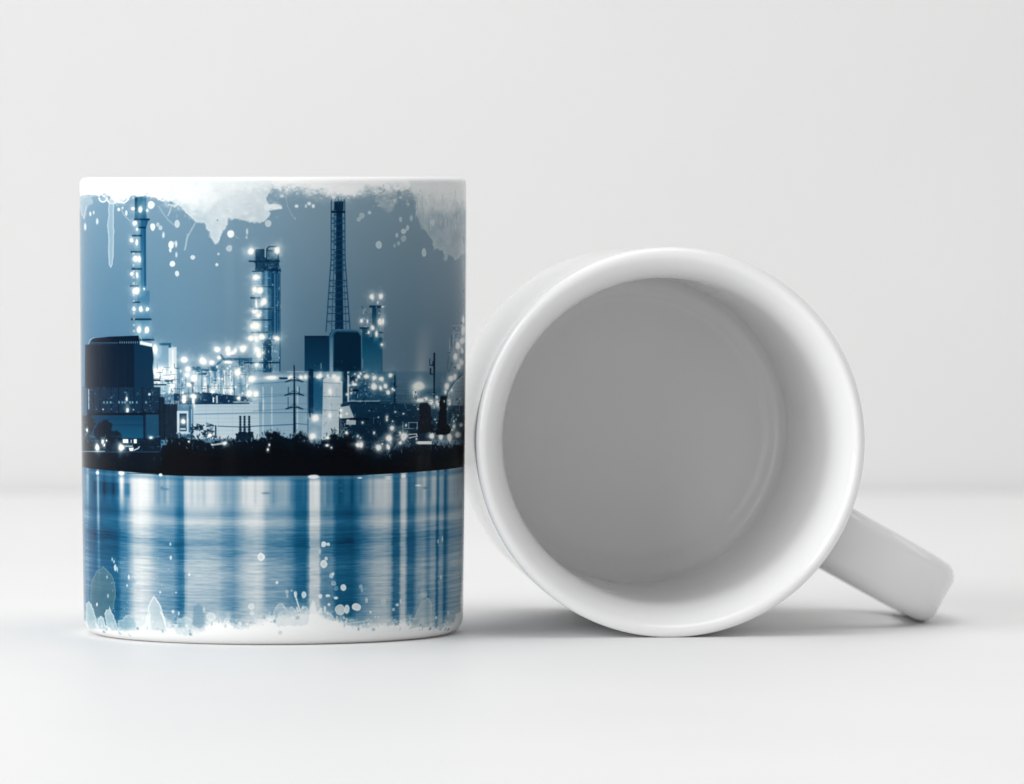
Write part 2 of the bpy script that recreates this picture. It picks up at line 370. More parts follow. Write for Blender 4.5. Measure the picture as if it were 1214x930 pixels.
    for (x, y, rx, ry) in ((440.5, 352.5, 3.4, 3.8), (451.5, 352.3, 3.2, 3.8), (447.5, 359, 1, 1.8), (453.5, 364, 1.6, 1.2), (450, 381.5, 3.6, 5), (454, 381, 1.8, 4), (441.5, 389, 2.8, 3.6), (446, 396, 1.8, 4.5), (428.5, 380.5, 2.4, 2.8), (435.5, 381, 1.2, 2.4), (452.4, 408.3, 2, 2.2), (437, 394, 1.4, 2.6)): lamp(x, y, rx, ry, .95, .8)

    # ---- right middle ground
    grad(452, 440, 556, 520, (70, 112, 142), (0, 40, 66), .7, 3)
    grad(404, 440, 470, 530, (36, 92, 128), (0, 40, 68), .95, 2)
    grad(366, 440, 405, 520, (108, 150, 180), (136, 170, 196), .9)
    grad(370, 447, 384, 490, (18, 86, 126), (36, 100, 140))
    poly([(383, 449), (390, 446), (400, 448), (406, 452), (406, 520), (381, 520), (382, 500)], (188, 204, 216), .92)
    speck(384, 452, 407, 516, 60, [(120, 158, 186), (226, 234, 240), (90, 136, 168)], .6, 1.6, (.25, .65), 1.6, 20)
    grad(365.5, 437, 371.5, 489, (0, 40, 70), (0, 54, 86)); box(366.5, 486, 368.5, 494, (0, 50, 80))
    grad(407, 438, 411.5, 475, (0, 42, 72), (4, 54, 86)); box(411.8, 440, 414, 476, (206, 218, 228), .85)
    box(414, 440, 437, 476, (24, 78, 112), .75)
    speck(413, 440, 440, 476, 90, [(0, 34, 58), (220, 230, 237), (110, 152, 182), (0, 26, 48)], .6, 2, (.4, .9), 1.1, 21)
    box(414, 461, 425, 463.5, (0, 24, 44)); box(415, 446, 423, 452, (0, 34, 60), .9); box(412, 474, 450, 475.4, (150, 182, 204), .8); box(412, 476, 450, 478, D, .8)
    speck(430, 446, 470, 480, 120, [(0, 44, 74), (150, 178, 198), (60, 112, 146), (0, 30, 54)], .6, 1.8, (.3, .8), 1.2, 22)
    for y in (452, 460, 466, 474, 479): box(436, y, 500, y+.6, (96, 136, 164), .35)
    # yard below
    grad(404, 478, 512, 535, (8, 52, 80), (0, 26, 46), .9, 2)
    speck(405, 478, 512, 534, 330, [(0, 18, 36), (36, 90, 124), (110, 148, 176), (0, 34, 58), (10, 60, 92)], .6, 2.2, (.3, .8), 1.2, 23)
    poly([(402, 482), (414, 480), (420, 494), (402, 496)], (178, 196, 208), .95); box(409, 497, 422, 502.5, (190, 204, 214), .9)
    box(402, 495, 438, 497, (0, 20, 38)); box(402, 496, 403.6, 516, (0, 26, 46)); box(409, 497, 410.5, 514, (0, 30, 52)); box(402, 483, 403, 496, (0, 40, 64))
    speck(403, 498, 416, 516, 40, [(190, 208, 220), (0, 30, 52), (90, 138, 168)], .6, 1.8, (.4, .9), 1.2, 24)
    # far right plant
    grad(498, 460, 556, 520, (40, 92, 124), (0, 32, 54), .8, 3)
    poly([(532, 462), (538, 452), (545, 445), (556, 440), (556, 480), (530, 480)], (140, 166, 186), .95)
    for y in (449, 454, 459, 464, 469, 474): path([(540, y), (548, y-1), (556, y-1)], .6, (90, 126, 152), .7)
    path([(530, 466), (537, 455), (545, 446), (556, 441)], 2.2, (14, 66, 98)); path([(532, 466), (540, 453), (548, 446), (556, 443.5)], .9, (196, 210, 220), .8)
    speck(500, 468, 556, 506, 170, [(0, 30, 52), (170, 194, 210), (60, 110, 142), (0, 18, 34)], .6, 1.9, (.3, .8), 1.7, 25)
    speck(533, 388, 556, 450, 60, [(20, 72, 104), (130, 160, 182), (0, 40, 66)], .6, 1.6, (.35, .8), 2.0, 26)
    grad(549.6, 250, 551.6, 480, (30, 92, 126), (0, 50, 80), .95, .9); box(551.8, 240, 556, 440, (150, 176, 194), .5)
    box(548.5, 282, 552.5, 290, D2, .8); box(548, 344, 552, 346, D2, .8); box(546, 382, 552, 384, D2)
    for (x, y, rx, ry) in ((549, 380, 1.6, 5), (549, 392, 2.6, 7), (548, 404, 3.6, 5), (543, 409.5, 3.2, 5.4), (540, 422.5, 3, 5), (547.5, 429.5, 3.4, 4.6), (544, 434, 3.4, 4.4), (548, 416, 2, 3.6), (535, 448.5, 3.6, 5), (539.5, 446, 2.6, 4), (530, 458, 3.4, 4.8), (528.5, 464, 2, 3.4), (536, 462, 1.6, 2.5)): lamp(x, y, rx, ry, .92, .8)
    # poles
    grad(467, 444, 469, 480, (0, 34, 58), (0, 40, 66)); box(465, 457.4, 471, 458.4, D2, .8)
    box(513.8, 418, 516, 476, (0, 30, 52)); box(512.6, 428, 514, 434, D, .9); box(510, 432, 515, 433.2, D); box(509.6, 436, 511.4, 443, D); path([(510, 443), (514, 443.5)], 1.2, D); box(509, 425, 510, 433, D, .8)
    # row of lamps, right
    for (x, y, rx, ry) in ((425, 446, 2.4, 3), (434, 446, 3.8, 3.4), (443.6, 447.5, 3.8, 3.6), (451.6, 448.6, 4, 3.2), (463, 444.6, 3.2, 3.6), (443.4, 458, 4.4, 4.6), (457, 457, 2.6, 3.4), (451.2, 459.4, 2.4, 3), (460.3, 464.8, 3, 3), (465.4, 460.8, 1.8, 1.8), (420, 455, 4, 2)): lamp(x, y, rx, ry, .92, .8)
    lamp(497, 457, 8, 6, .9, .9, (238, 238, 232)); lamp(492, 466, 3, 5, .8, .7); lamp(498, 474, 6, 3, .9, .7); lamp(505, 472, 3, 2.4, .8); lamp(511.5, 476, 3.6, 3.4); lamp(519, 478, 2.6, 4); lamp(533, 478, 2, 3, .8)
    speck(490, 462, 528, 482, 50, [(230, 234, 236), (0, 40, 64), (110, 146, 170)], .6, 1.8, (.4, .9), 1.2, 27)
    # row of lamps below the centre tower
    for (x, y, rx, ry) in ((321, 447, 9, 3), (344.5, 447.3, 4.2, 3), (357, 447, 3, 2.6), (362, 446.5, 2.6, 2.6), (379.5, 445.5, 2.6, 4), (376.5, 446.5, 2, 2), (396, 446, 4, 3.4), (400.5, 448.5, 3.4, 3.6), (391, 463.5, 2.6, 4.4), (388.5, 445, 1.6, 2.4)): lamp(x, y, rx, ry, .97)
    grad(322, 398, 331, 440, (190, 208, 222), (170, 196, 214), .0)
    box(340, 439.5, 366, 441, (190, 208, 220), .5); box(331, 446.8, 341, 448.8, D2, .9)

    r = np.random.RandomState(52)
    for (x0, y0, x1, y1, n) in ((212, 432, 300, 466, 26), (410, 442, 470, 472, 16), (405, 484, 512, 530, 26), (184, 452, 206, 480, 8), (300, 326, 314, 436, 12), (498, 470, 552, 512, 18), (106, 474, 180, 488, 8)):
        for _ in range(n):
            q = r.uniform(.7, 1.7); lamp(r.uniform(x0, x1), r.uniform(y0, y1), q, q*r.uniform(.8, 1.5), r.uniform(.5, .95), .7)
    # ---- pylon in front of the tank
    pc = (2, 40, 68)
    poly([(348, 433), (349.4, 433), (350.8, 516), (347.4, 516)], pc); box(348, 432, 348.8, 440, pc, .8)
    for y, w in ((451, 10), (467, 11), (483, 10)):
        path([(348.8-w, y+1), (348.8-w*.35, y-1), (348.8+w*.35, y-1), (348.8+w, y+1)], 1.6, pc, .9)
        path([(348.8-w, y+1), (348.8, y-5), (348.8+w, y+1)], .7, pc, .6)
    box(341.2, 458, 342.2, 466, pc, .8); box(354.2, 458, 355.2, 466, pc, .8); box(341, 470, 342, 484, pc, .6); box(331, 447, 340, 449, pc, .8)
    for y0 in (452, 468, 484): path([(300, y0+2.5), (338, y0), (360, y0), (404, y0+2)], .5, (30, 80, 114), .6)

    # ---- the dark tank house at the left
    box(94, 458, 190, 534, (2, 40, 66), .92, 1.5)
    box(94, 458, 103, 500, (62, 112, 148), .8); box(104.3, 460, 105.8, 484, (190, 208, 222), .8)
    poly([(106, 408), (110, 401), (130, 398.8), (164.5, 397.6), (166.5, 408)], (0, 26, 48))
    path([(105.5, 407), (107, 402.5), (112, 400)], .9, (150, 186, 208), .8)
    poly([(166, 404), (180.5, 407), (180.5, 411.5), (166, 408.5)], (224, 234, 240)); path([(166, 397), (170, 407)], .9, (200, 216, 226), .7)
    poly([(101.3, 408.3), (160, 407.3), (160, 458.5), (100.8, 458.5)], (0, 29, 52))
    poly([(159.5, 407), (166, 408), (180.6, 411), (181.3, 416), (182.3, 425), (181, 435), (182, 444), (182.4, 458.5), (159.5, 458.5)], (0, 48, 76), 1, 1.4)
    for x in (139, 148, 172): box(x, 409, x+.6, 458, (6, 52, 80), .5)
    box(107, 405.6, 140, 406.6, (70, 120, 152), .8)
    for k in range(10): box(142+k*2.6, 404.4, 143.3+k*2.6, 406.8, (110, 152, 180), .8)
    for x in (110, 118, 131, 140, 150, 158, 168, 178): box(x, 458, x+1, 492, (0, 22, 42), .8)
    speck(104, 458, 186, 492, 190, [(0, 18, 36), (40, 96, 132), (0, 30, 54), (120, 158, 186)], .6, 1.9, (.25, .75), 1.1, 28)
    for x in (122, 126, 130, 140, 144, 147, 153, 156, 161, 172): box(x, 474.5, x+2, 477.3, (120, 166, 188), .8)
    lamp(150, 472, 1.2, 3, .9); lamp(151, 485, 2, 3.4); disc(171, 485, 1, 1, WH); disc(122, 484, 1, 1, LB); disc(158, 484.5, .8, .8, LB); disc(177, 466.5, 1.6, 1.6, LB)
    speck(176, 462, 206, 505, 90, [(0, 18, 34), (60, 112, 146), (150, 184, 204), (0, 34, 58)], .6, 1.8, (.3, .8), 1.4, 29)
    box(104, 488, 188, 491, (0, 20, 38))
    grad(106, 491, 172, 522, (0, 62, 96), (10, 86, 124), .95, 1.2)
    for y in (495, 501.5, 503): box(106, y, 170, y+.7, (0, 46, 74), .6)
    box(169.5, 484, 171.6, 520, (0, 24, 44)); box(173, 490, 188, 518, (20, 82, 116), .7); box(188, 470, 195, 520, (0, 26, 46), .9); box(194, 478, 210, 520, (0, 18, 34), .8)
    for (x, y, r, q) in ((103, 502, 9, 12), (124, 505, 9, 9), (119, 512, 8, 9), (133, 516, 10, 7)): poly([(x+r*math.cos(2*math.pi*j/12), y+q*math.sin(2*math.pi*j/12)) for j in range(12)], (0, 24, 42), .92, 2, 3, 3, k=3)
    speck(96, 498, 112, 532, 40, [(170, 196, 212), (60, 110, 142), (0, 16, 30)], .6, 1.6, (.3, .8), 1.4, 30)
    box(94, 518, 190, 534, (0, 22, 40), .75, 2)
    speck(96, 515, 190, 533, 60, [(50, 104, 136), (0, 12, 26), (120, 160, 184)], .6, 1.6, (.3, .7), 1.0, 31)

    # ---- lamp house and shrubs
    box(209.5, 486, 223, 513, (196, 214, 228), .95); box(212.4, 489, 221, 510, (8, 50, 80)); box(213, 506, 220, 508.5, LB, .9); box(223.6, 480, 226.4, 516, (50, 106, 144)); box(226.5, 484, 227.4, 508, (210, 222, 232), .7); box(208.5, 511.4, 226, 513.5, LB, .9)
    lamp(217.3, 498.3, 3, 3.4); box(229.5, 466, 230.6, 482, WH, .8)
    r = np.random.RandomState(5)
    for _ in range(46):
        x, y = r.uniform(228, 253), r.uniform(502, 517); an = r.uniform(0, 6.28); q = r.uniform(2, 5)
        seg(x, y, x+q*math.cos(an), y+q*.8*math.sin(an), r.uniform(1, 2.4), (0, 32, 56) if r.rand() < .7 else (70, 116, 146), .85)
    box(254.6, 503, 256.2, 518, (0, 34, 58))
    lamp(248.4, 514.7, 2.6, 2.6)
    for x in (284.7, 289.7, 295.2):
        for y in range(492, 516, 3): box(x-1.3-.3*(y > 503), y, x+1.3+.4*(y > 503), y+2.3, (0, 34, 60)); box(x-.7, y+2, x+.7, y+3.4, (6, 50, 80))
    poly([(279, 513), (283, 511), (300, 511), (301, 522), (280, 522)], (0, 28, 48), .95, 1, 1.5, 2)
    box(283, 505, 297, 506, D2, .7)

    # ---- bank of the river: ragged black shrubs
    sl = reg(90, 495, 560, 575); Xs, Ys = XX[sl], YY[sl]
    prof_x = [90, 100, 186, 200, 215, 230, 250, 300, 316, 322, 330, 345, 352, 360, 372, 382, 396, 402, 414, 430, 446, 470, 500, 520, 560]
    prof_y = [533.5, 533.5, 534, 517, 516, 519, 521, 521, 513, 510, 513, 519, 512, 514, 523, 522, 511, 514, 512, 526, 534, 532, 527, 526, 525]
    edge = np.interp(Xs, prof_x, prof_y)+(fbm(Xs, Ys, 7, 7, 4, 1)-.5)*11*np.interp(Xs, [180, 195, 420, 470], [.05, 1, 1, .5])
    wl = np.interp(Xs, [90, 150, 190, 555], [561.5, 561.5, 562.5, 562.6])+np.interp(Xs, [95, 130, 324, 555], [-4.0, -2.2, 0, -2.4])*0
    m = np.clip((Ys-edge)/1.5, 0, 1)*np.clip((wl-Ys+ -0.0)/.9+.5, 0, 1)
    depth = np.clip((Ys-edge)/22, 0, 1)
    v = C[sl]; cc = col((0, 20, 36))*(1-depth[..., None])+col((0, 5, 14))*depth[..., None]
    C[sl] = v+(cc-v)*m[..., None]
    lf = np.clip((192-Xs)/8, 0, 1)*np.clip((Ys-534)/1, 0, 1)*np.clip((558-Ys)/4, 0, 1)
    blend(sl, (0, 18, 34), lf*.8)
    r = np.random.RandomState(9)
    for _ in range(520):
        x = r.uniform(192, 552); e = np.interp(x, prof_x, prof_y); y = e+abs(r.randn())*6-3
        seg(x, y, x+r.uniform(-1.2, 1.2), y-r.uniform(.5, 3.4), r.uniform(.5, 1.3), (30, 84, 112) if r.rand() < .22 else ((0, 14, 28) if r.rand() < .85 else (130, 164, 184)), r.uniform(.4, .9))
    box(96, 532.6, 124, 534, (150, 184, 204), .75); box(124, 533.4, 190, 534.4, (20, 70, 100), .6)
    for (x, y, rx, ry) in ((114.5, 528.5, 2.6, 4.8), (143.3, 529, 4.4, 4.4), (102.7, 508.4, 1.2, 2.4), (121, 522, 1.6, 3), (123, 526, 1.2, 2.2), (125.6, 520.6, 1, 1.2), (178.5, 517.5, 2, 1.6), (374, 494.5, 4.8, 4.8), (371.3, 515.8, 4.6, 4.2), (391, 491.8, 2.2, 3.8), (404, 485.5, 2, 2), (404, 492, 2, 2.4), (424.5, 526, 4, 3), (428.5, 527, 2.6, 4), (388.5, 518, 2.4, 2.2), (388, 527, 2.2, 1.6), (393, 529.5, 1.2, 1.4), (449, 530, 4, 4.4), (460.6, 529, 2.4, 3.2), (461.4, 518.6, 5, 4.2), (465, 506.8, 3, 3.4), (479, 516.8, 4.6, 5.4), (475.2, 524, 2.2, 2.4), (512.8, 516.2, 3.6, 4), (523.4, 516.6, 3, 4.6), (533.4, 517.5, 3.2, 5.4), (543, 514.5, 3.6, 4), (538.6, 504.6, 2, 3), (547.5, 503, 2.4, 2.4), (265.8, 524, 2.8, 2.4), (317.4, 531.5, 1.3, 1.8), (319, 526, 1, 1.6), (251, 525.5, 1.2, .8), (223.5, 522, 1, 1.2), (411, 512, 2, 2), (430, 500, 1.2, 1.2)): lamp(x, y, rx, ry)
    for k in range(10):
        an = k*math.pi/5+.2; seg(479, 516.8, 479+9*math.cos(an), 516.8+8*math.sin(an), .7, (220, 228, 234), .55)
        seg(449, 530, 449+6*math.cos(an), 530+6*math.sin(an), .6, (220, 228, 234), .3); seg(465, 506.8, 465+6*math.cos(an), 506.8+6*math.sin(an), .5, (200, 214, 224), .35)
    box(145, 519, 151.5, 523.6, WH); box(154.4, 519.6, 155.6, 523.6, LB); box(158, 519, 161.6, 524, WH); box(147, 526.6, 157, 528, LB); poly([(152, 529), (158, 529), (157, 533), (153, 533)], WH); path([(158, 532), (163, 530), (164.6, 528)], 1.4, LB)
    box(495.5, 522, 512.5, 525.6, (234, 236, 236)); path([(252, 526), (266, 524)], 2, (200, 216, 226), .8)
    path([(478, 500), (478, 508)], .7, LB, .8); path([(485, 507), (485, 500), (495, 500), (495, 507)], .8, LB, .8); path([(480, 507), (491, 507)], .7, LB, .8); path([(486, 514), (494, 513.5), (495, 516), (486, 518)], 1.2, WH, .8)
    # right-hand dark silhouettes
    poly([(522.5, 469), (529, 468), (530, 500), (536, 508), (533, 514), (517, 514), (520, 500)], (0, 10, 22), .96, 1, 2, 4); disc(527, 475, .9, 1.6, LB)
    poly([(498, 480), (505, 476), (510, 479), (512, 500), (519, 512), (497, 512)], (0, 16, 30), .9, 1, 3, 4)
    # little reflections on the left bank face
    for x, y in ((114.5, 536), (141, 537), (182, 540), (190, 540)): box(x-.8, y, x+.8, y+4, (30, 76, 96), .5, 2)

    # ---- water
    sl = reg(80, 555, 570, 770); Xs, Ys = XX[sl], YY[sl]
    wx = [90, 96, 98, 102, 104, 108, 110, 137, 142, 148, 152, 158, 166, 174, 182, 188, 196, 204, 210, 212, 216, 218, 222, 240, 258, 264, 276, 284, 292, 304, 310, 316, 326, 338, 346, 352, 362, 366, 368, 378, 381, 386, 394, 400, 418, 424, 430, 438, 446, 458, 464, 468, 474, 477, 481, 485, 491, 496, 504, 509, 513, 517, 520, 523, 526, 529, 534, 544, 556]
    wt = [.30, .30, .42, .42, .30, .22, .16, .18, .40, .44, .60, .86, .92, .84, .66, .58, .56, .52, .34, .30, .34, .62, .74, .74, .70, .60, .52, .66, .78, .86, .80, .60, .58, .56, .46, .28, .24, .50, .86, .86, .52, .46, .46, .20, .14, .30, .46, .58, .72, .78, .66, .30, .34, .80, .82, .30, .30, .60, .68, .46, .66, .66, .26, .62, .60, .26, .62, .72, .70]
    Yr = Ys+17*(Ys-212)/550*(1-np.sqrt(np.clip(1-((Xs-324)/228)**2, 0, 1)))   # front-line height
    wob = (fbm(Xs, Yr, 26, 3.2, 3, 2)-.5)*2.2*np.clip((Yr-600)/60, .15, 1)*np.interp(Xs, [94, 120, 480, 540], [.3, 1, 1, .25])
    tone = np.interp(Xs+wob, wx, wt)
    low = np.clip((Yr-600)/30, 0, 1)
    mean = .50
    tone = tone+(mean-tone)*(.10+.16*low)
    # upper reflected band has crisper vertical columns
    up = np.clip((603-Yr)/10, 0, 1)
    tone = tone+up*(vnoise(Xs, Yr*0+3, 3.6, 5, 4)-.5)*.18
    # broad horizontal swells
    for y0, w0, am in ((566, 3, -.10), (571, 2.5, .03), (608, 5, -.09), (627, 5, -.06), (634, 2.0, -.04), (641, 7, -.16), (655, 8, -.10), (618, 4, .05), (690, 20, -.02), (715, 14, -.05)):
        tone = tone+am*np.exp(-((Yr-y0-(fbm(Xs, Yr*0+y0, 60, 9, 2, 5)-.5)*4)/w0)**2)
    tone = tone+(fbm(Xs, Yr, 34, 1.7, 3, 6)-.5)*(.04+.13*low)+(fbm(Xs, Yr, 9, 1.1, 2, 1)-.5)*.11*low
    dk = np.clip((Xs-108)/3, 0, 1)*np.clip((155-Xs)/3, 0, 1)*np.clip((Yr-574)/2, 0, 1)*np.clip((593-Yr)/6, 0, 1)
    dk = dk*(1-.8*np.exp(-((Xs-115)/2)**2)-.8*np.exp(-((Xs-143)/4)**2))
    tone = tone-dk*.14
    tone = tone+.42*np.exp(-((Xs-115)/1.7)**2)*np.clip((720-Yr)/130, 0, 1)+.22*np.exp(-((Xs-103)/1.4)**2)*np.clip((625-Yr)/60, 0, 1)+.45*np.exp(-((Xs-143)/3.2)**2)*np.clip((615-Yr)/40, 0, 1)
    stops = [(0, (0, 44, 74)), (.12, (0, 76, 114)), (.3, (26, 102, 146)), (.5, (100, 146, 180)), (.68, (162, 184, 202)), (.85, (210, 217, 224)), (1, (238, 241, 243))]
    tone = .12+(tone-.12)*1.10
    ts = [q[0] for q in stops]
    wc = np.stack([np.interp(tone, ts, [q[1][k]/255 for q in stops]) for k in range(3)], -1).astype(np.float32)
    rim = np.exp(-((Yr-565.5)/2.4)**2)*.55
    wc = wc+(col((98, 148, 184))-wc)*rim[..., None]
    m = np.clip((Yr-np.interp(Xs, [95, 150, 190, 250, 400, 555], [560.5, 561, 563.2, 564.2, 563.6, 560.5]))/1.0+.5, 0, 1)
    v = C[sl]; C[sl] = v+(wc-v)*m[..., None]
    seg(150, 559.2, 184, 559.8, 1.2, (30, 86, 120), .8)
    for (x, y, w, h) in ((114.5, 558.3, 2, 2.2), (143, 559, 3.6, 2.4), (189.5, 561, 2.2, 1.8), (372, 563.6, 6.5, 2.4), (427, 565, 2.6, 1), (461, 564, 4, .8), (461, 566, 3.2, .8), (479, 563, 3, 2.6), (497, 574, 3.6, 1.2)): disc(x, y, w, h, WH, .95, 1)
    for (x, y, w) in ((195, 578, 5), (191, 576, 2), (315, 583, 5), (290, 564, 4), (505, 577, 3), (404, 574, 2), (405, 580, 2)): disc(x, y, w, 1.4, (60, 110, 146), .5, 1.2)

    # ---- paint-splash border of the print
    PW = (250, 250, 250)
    sl = reg(80, 205, 570, 330); Xs, Ys = XX[sl], YY[sl]
    ey = np.interp(Xs, [94, 104, 112, 118, 130, 142, 150, 156, 166, 176, 186, 200, 214, 226, 240, 262, 300, 326, 340, 360, 380, 395, 412, 430, 446, 470, 490, 500, 556], [236, 232, 234, 233, 236, 240, 240, 236, 232, 233, 238, 241, 243, 244, 240, 238, 230, 228, 226, 229, 231, 234, 236, 230, 229, 226, 228, 232, 240])
    ey = ey+(fbm(Xs, Ys, 14, 10, 5, 3)-.5)*13+(fbm(Xs, Ys, 3.2, 2.6, 3, 5)-.5)*7
    sf = np.interp(Xs, [94, 120, 190, 230, 320, 560], [5, 4, 5, 8, 12, 14])
    a = np.clip((ey-Ys)/sf+.35, 0, 1); a = a*a*(3-2*a)
    blend(sl, PW, a)
    mist = np.clip((ey+14-Ys)/26, 0, 1)*fbm(Xs, Ys, 18, 9, 4, 6)*np.interp(Xs, [94, 300, 330, 560], [.25, .35, .75, .9])
    blend(sl, (226, 230, 232), mist)
    scr = np.clip((ey+7-Ys)/9, 0, 1)*np.clip((fbm(Xs, Ys, 4, 3, 4, 1)-.47)*7, 0, 1)*.75
    blend(sl, (240, 244, 246), scr)
    # grey-white splash in the middle, with a pointed run
    g1 = (224, 232, 237)
    poly([(198, 236), (212, 244), (222, 254), (230, 262), (234, 265), (242, 265), (246, 272), (250, 279), (249, 284), (256, 290), (260, 288), (262, 279), (266, 273), (270, 268), (271, 259), (276, 262), (284, 261), (290, 263), (300, 266), (312, 264), (318, 258), (321, 248), (316, 238), (322, 226), (322, 214), (200, 214)], g1, .74, 1.6, 2.6, 5, (240, 244, 247), .22, 1.6, 2, .22)
    poly([(236, 230), (262, 226), (292, 228), (308, 236), (306, 252), (284, 258), (262, 262), (248, 258)], (214, 223, 230), .4, 6, 3, 8, k=5, grain=.3)
    poly([(205, 222), (250, 218), (262, 238), (244, 252), (226, 250), (210, 238)], (240, 244, 246), .55, 5, 3, 8, k=4)
    disc(258.5, 262.5, .9, .9, (90, 120, 140), .8)
    poly([(313, 244), (326, 243), (334, 246), (335, 249), (322, 251), (314, 250)], g1, .8, .9, .8, 3)
    path([(232, 266), (228, 273), (224, 280), (222, 285), (220, 297)], 1.5, (176, 200, 214), .75); path([(223, 279), (221, 292), (219.5, 297)], 2.0, (170, 196, 212), .5)
    # hanging run and little loops at the left
    for (x, y, rx, ry) in ((123.5, 236, 4.5, 5), (134.6, 236, 6.5, 7), (147, 236, 6, 6)):
        pts = [(x+rx*math.cos(math.pi*j/10), y+ry*math.sin(math.pi*j/10)) for j in range(11)]
        path(pts, 1.6, (238, 244, 247), .9); poly(pts, (200, 216, 228), .35)
    poly([(130, 242), (136.5, 242), (136, 258), (136.5, 275), (135.8, 300), (134.6, 314), (132.4, 318.5), (130, 314), (129.6, 296), (129.5, 280), (128.4, 268), (130, 256)], (178, 203, 220), .55, .9, .7, 6, (206, 222, 233), .8, 1.1)
    path([(145, 250), (149, 257), (155, 263)], 1, (180, 204, 220), .8); path([(189, 246), (194, 254), (200, 262), (207, 268)], 1.6, (150, 186, 206), .8); path([(204, 247), (202, 253), (200, 257)], 1.6, (196, 214, 224), .7); path([(201, 244), (207, 246)], 2, (206, 220, 230), .8)
    path([(96, 242), (99, 256), (101, 260), (104, 246)], 1.4, (200, 218, 230), .6)
    poly([(96, 234), (110, 232), (112, 244), (106, 246), (102, 262), (99, 258), (97, 246)], (190, 210, 224), .55, 2, 2, 5)
    drops = [(102.4, 270, 1.4, 4.2, .8), (108.5, 255, 1.1, 2.6, .9), (112.6, 253.5, 1, 2, .7), (116.7, 263.5, 1.4, 3.6, .75), (142, 250, 1.6, 2, .9), (146.6, 248, 1.2, 1.4, .7), (151, 254, 1.4, 3, .8), (180, 244.5, 4, 4.6, .9), (182, 270.5, 2.8, 4.2, .95), (188, 267.5, 1.8, 2.4, .5), (191, 271.5, 2.2, 2.8, .55), (194.6, 280, 1.4, 3.4, .7), (210.6, 266.5, 3.2, 4.6, .65), (203.5, 291.5, 3.4, 4.4, .95), (207, 289, .8, 1.6, .6), (202.6, 297.5, 1.4, 2.4, .9), (209.5, 290.5, 1.2, 3.6, .8), (209.8, 303, 1.2, 2.8, .7), (205, 313.5, 3.4, 3.4, .95), (210.4, 325, 2.4, 3.2, .8), (229, 306, 2.8, 2.6, .75), (274, 278.3, 4.2, 4.4, .98), (272, 295.6, 3.6, 3.8, .5), (259.4, 302, 1.4, 1.4, .6), (257.4, 314.5, 1.6, 1.8, .8), (318, 266.5, 3.8, 4, .55), (293.2, 276, 1.2, 3.4, .6), (292.6, 282.6, 1, 1.8, .5), (351.6, 246, 2.0, 1.9, .8), (362.6, 246, 1.2, 2, .6), (366.4, 243, 2.2, 2, .75), (371.4, 246, 1.8, 2.2, .8), (327, 246.5, 8, 3, .5), (334.5, 234, 2.6, 1.8, .6), (372, 230, 1.6, 1.6, .6), (389.4, 231, 1.6, 2, .8), (396, 235, 2, 2.4, .5), (428.6, 257, 3.2, 3.4, .32), (425, 261.5, 2.4, 2.6, .32), (437.5, 253.5, 2, 2.2, .3), (448.6, 291.5, 3.6, 4.4, .5), (474.4, 261.5, 1.8, 3, .35), (478, 275.5, 3, 2.8, .5), (482.6, 271.6, 1.8, 3, .45), (470, 280, 1.7, 2.6, .4), (478, 284, 3.2, 3.8, .3), (472, 289.6, 1.6, 2.4, .3), (467.4, 292.5, 1.4, 2.4, .25), (502.2, 300.5, 2.6, 4.6, .45), (487, 260, 1.8, 3.4, .35), (512.5, 265, 1.8, 3.8, .35), (438, 254, 1.6, 1.6, .3)]
    for (x, y, rx, ry, al) in drops: disc(x, y, rx, ry, (236, 242, 246), al, .9, (250, 252, 253), .3*al)
    path([(277, 279), (281, 282.5), (283.5, 284)], .9, (170, 194, 208), .6); path([(339, 235), (341, 246), (346, 256), (350, 262)], .8, (178, 196, 208), .6); disc(350, 260, 1.3, 1.3, (190, 206, 216), .35); path([(329, 238), (338, 228), (339, 236)], .8, (180, 200, 212), .5)
    # pale worn splash at the right
    g2 = (206, 214, 220)
    poly([(486, 226), (496, 238), (492, 252), (496, 262), (500, 272), (506, 279), (511, 285), (514, 297), (516, 297), (520, 296), (524, 298), (526, 308), (528, 310), (530, 303), (535, 305), (540, 311), (546, 304), (556, 300), (556, 214), (484, 214)], g2, .42, 2.2, 2.6, 4, (222, 228, 232), .15, 2.2, 1, .45)
    poly([(488, 220), (556, 218), (556, 246), (530, 256), (514, 250), (502, 258), (494, 244)], (226, 228, 230), .55, 9, 4, 8, k=3, grain=.3)
    poly([(444, 230), (468, 226), (470, 244), (462, 252), (452, 249), (446, 241)], (212, 218, 222), .36, 4, 3, 5, k=2, grain=.6)
    r = np.random.RandomState(21)
    for _ in range(90):
        x, y = r.uniform(492, 552), r.uniform(226, 272); box(x-.4, y, x+r.uniform(.2, .9), y+r.uniform(3, 14), (240, 242, 243) if r.rand() < .55 else (120, 142, 158), r.uniform(.08, .28), 1.0)
    for _ in range(70):
        x, y = r.uniform(440, 500), r.uniform(222, 246); disc(x, y, r.uniform(.6, 2.4), r.uniform(.6, 2), (228, 231, 233) if r.rand() < .55 else (104, 128, 146), r.uniform(.15, .4), 1.2)
    for _ in range(60):
        x, y = r.uniform(200, 330), r.uniform(218, 262); disc(x, y, r.uniform(.8, 4), r.uniform(.8, 3), (246, 249, 250) if r.rand() < .5 else (196, 210, 220), r.uniform(.1, .3), 1.5)

    # lower border
    sl = reg(80, 690, 570, 775); Xs, Ys = XX[sl], YY[sl]
    Yr = Ys+17*(Ys-212)/550*(1-np.sqrt(np.clip(1-((Xs-324)/228)**2, 0, 1)))
